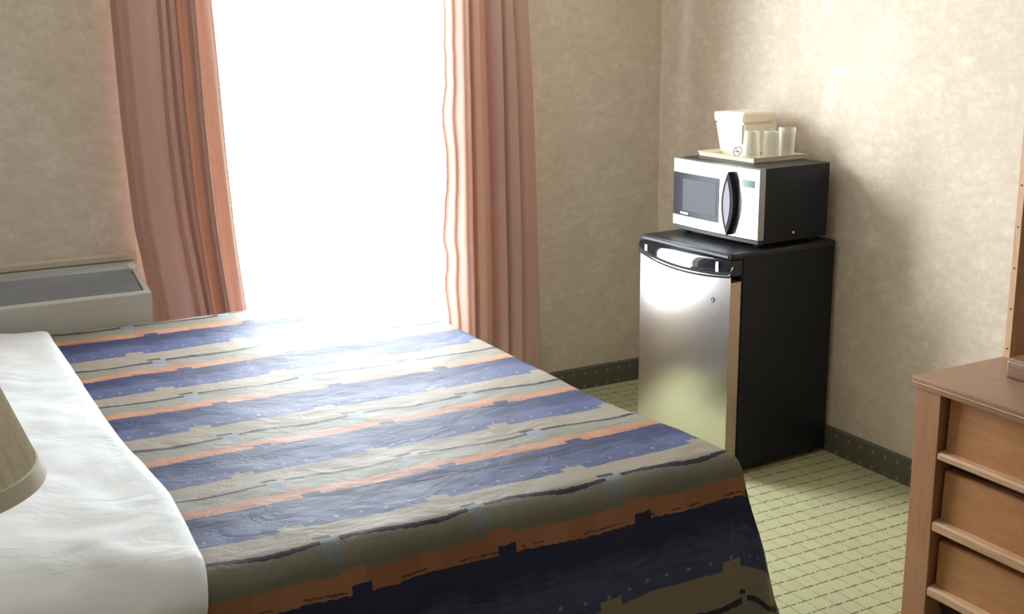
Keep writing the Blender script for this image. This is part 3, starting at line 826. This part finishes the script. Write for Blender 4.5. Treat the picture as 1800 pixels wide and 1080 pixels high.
# open hutch standing on the back of the dresser, and a low riser box in front of it
HX, HY = -0.418, -2.250
ht = empty('hutch', (HX, HY, DZ)); tag(ht, 'open wooden hutch standing on the dresser top', 'hutch')
hD, hL, hH = 0.40, 1.15, 1.25
bx('side_panel', (0.004, -0.019, 0), (hD, 0, hH), M['oaktrim'], ht)  # wood colour lightened to imitate light on the inner face
bx('side_panel', (0.004, -hL, 0), (hD, -hL+0.019, hH), M['oak'], ht)
bx('front_edging', (0.0, -0.0195, 0), (0.0045, 0.0005, hH), M['oaktrim'], ht)
bx('front_edging', (0.0, -hL-0.0005, 0), (0.0045, -hL+0.0195, hH), M['oaktrim'], ht)
bx('back_rail', (hD-0.016, -hL+0.019, hH-0.14), (hD-0.002, -0.019, hH-0.02), M['oak'], ht)
bx('top_panel', (0, -hL-0.005, hH), (hD, 0.005, hH+0.022), M['oakt'], ht)
for i in range(9):
    bm = bmesh.new(); lathe(bm, [(0.0022, 0), (0.0022, 0.002)], 10)
    bmesh.ops.rotate(bm, verts=bm.verts, cent=(0, 0, 0), matrix=Matrix.Rotation(R(-90), 3, 'Y'))
    bmesh.ops.translate(bm, verts=bm.verts, vec=(0.0006, -0.0095, 0.026+0.1165*i))
    link('peg_hole', bm, M['ink'], ht)
rb = empty('riser_box', (-0.577, -2.384, DZ)); tag(rb, 'low brown wooden box on the dresser, in front of the hutch', 'box')
bm = bmesh.new(); box(bm, (0, -0.70, 0.0), (0.19, 0, 0.050), 0.008, 3); link('box_body', bm, M['walnut'], rb, True)
bx('box_lid', (0.002, -0.698, 0.0495), (0.188, -0.002, 0.054), plain('brown_lid', (0.30, 0.17, 0.11), 0.35, 0.4, 0, 0.1, 12), rb, 0.002, 1)

# ------------------------------------------------------------------ nightstand and lamp, left foreground
nsd = empty('nightstand', (-3.45, -2.93, 0)); tag(nsd, 'oak nightstand beside the head of the bed under the lamp', 'nightstand')
bx('body', (0, 0, 0.06), (0.48, 0.38, 0.585), M['oak'], nsd, 0.004)
bx('top', (-0.01, -0.01, 0.585), (0.50, 0.39, 0.61), M['oakt'], nsd, 0.004)
bx('plinth', (0.02, 0.02, 0), (0.46, 0.36, 0.06), M['darkrec'], nsd)
for z in (0.12, 0.35):
    d = bx('drawer', (0.03, -0.012, z), (0.45, 0.004, z+0.20), M['oakh'], nsd, 0.003, 1)
LX, LY, LZ, RB, RT, LH = -3.208, -2.545, 1.0, 0.190, 0.108, 0.230
lp = empty('table_lamp', (LX, LY, 0.61)); tag(lp, 'table lamp with a cream pleated shade, cut off by the left border', 'lamp')
z0 = LZ-0.61
bm = bmesh.new(); lathe(bm, [(0.085, 0), (0.088, 0.008), (0.08, 0.02), (0.03, 0.035), (0.02, 0.06), (0.045, 0.12), (0.055, 0.17), (0.04, 0.23), (0.018, 0.28), (0.013, 0.31), (0.013, z0+0.06)], 32)
link('base', bm, M['brass'], lp, True)
bm = bmesh.new()
n = 150
rings = []
for k in range(9):
    s = k/8; rr = RB+(RT-RB)*s
    rings.append([bm.verts.new(((rr+0.0030*(1 if i % 2 else -1))*math.cos(2*math.pi*i/n), (rr+0.0030*(1 if i % 2 else -1))*math.sin(2*math.pi*i/n), z0+LH*s)) for i in range(n)])
for a, b in zip(rings, rings[1:]):
    for i in range(n): bm.faces.new((a[i], a[(i+1) % n], b[(i+1) % n], b[i]))
shd = link('shade', bm, M['shade'], lp)
for nm, s0, s1 in (('lower_trim', -0.012, 0.105), ('upper_trim', 0.93, 1.01)):
    bm = bmesh.new(); ra, rb_ = RB+(RT-RB)*s0, RB+(RT-RB)*s1
    lathe(bm, [(ra+0.002, z0+LH*s0), (ra+0.0055, z0+LH*s0+0.001), (rb_+0.0055, z0+LH*s1-0.001), (rb_+0.002, z0+LH*s1)], 96, cap=False)
    link(nm, bm, M['trimband'], shd, True)
bm = bmesh.new()
for a in (0, 2.094, 4.189): tube(bm, [(0.012*math.cos(a), 0.012*math.sin(a), z0+0.05), ((RB-0.005)*math.cos(a), (RB-0.005)*math.sin(a), z0+0.004)], 0.002, 6)
link('shade_spider', bm, M['brass'], lp)
bm = bmesh.new(); lathe(bm, [(0.002, 0.0), (0.014, 0.004), (0.03, 0.045), (0.028, 0.068), (0.014, 0.085), (0.002, 0.09)], 20, (0, 0, z0+0.062)); link('bulb', bm, M['white'], lp, True)
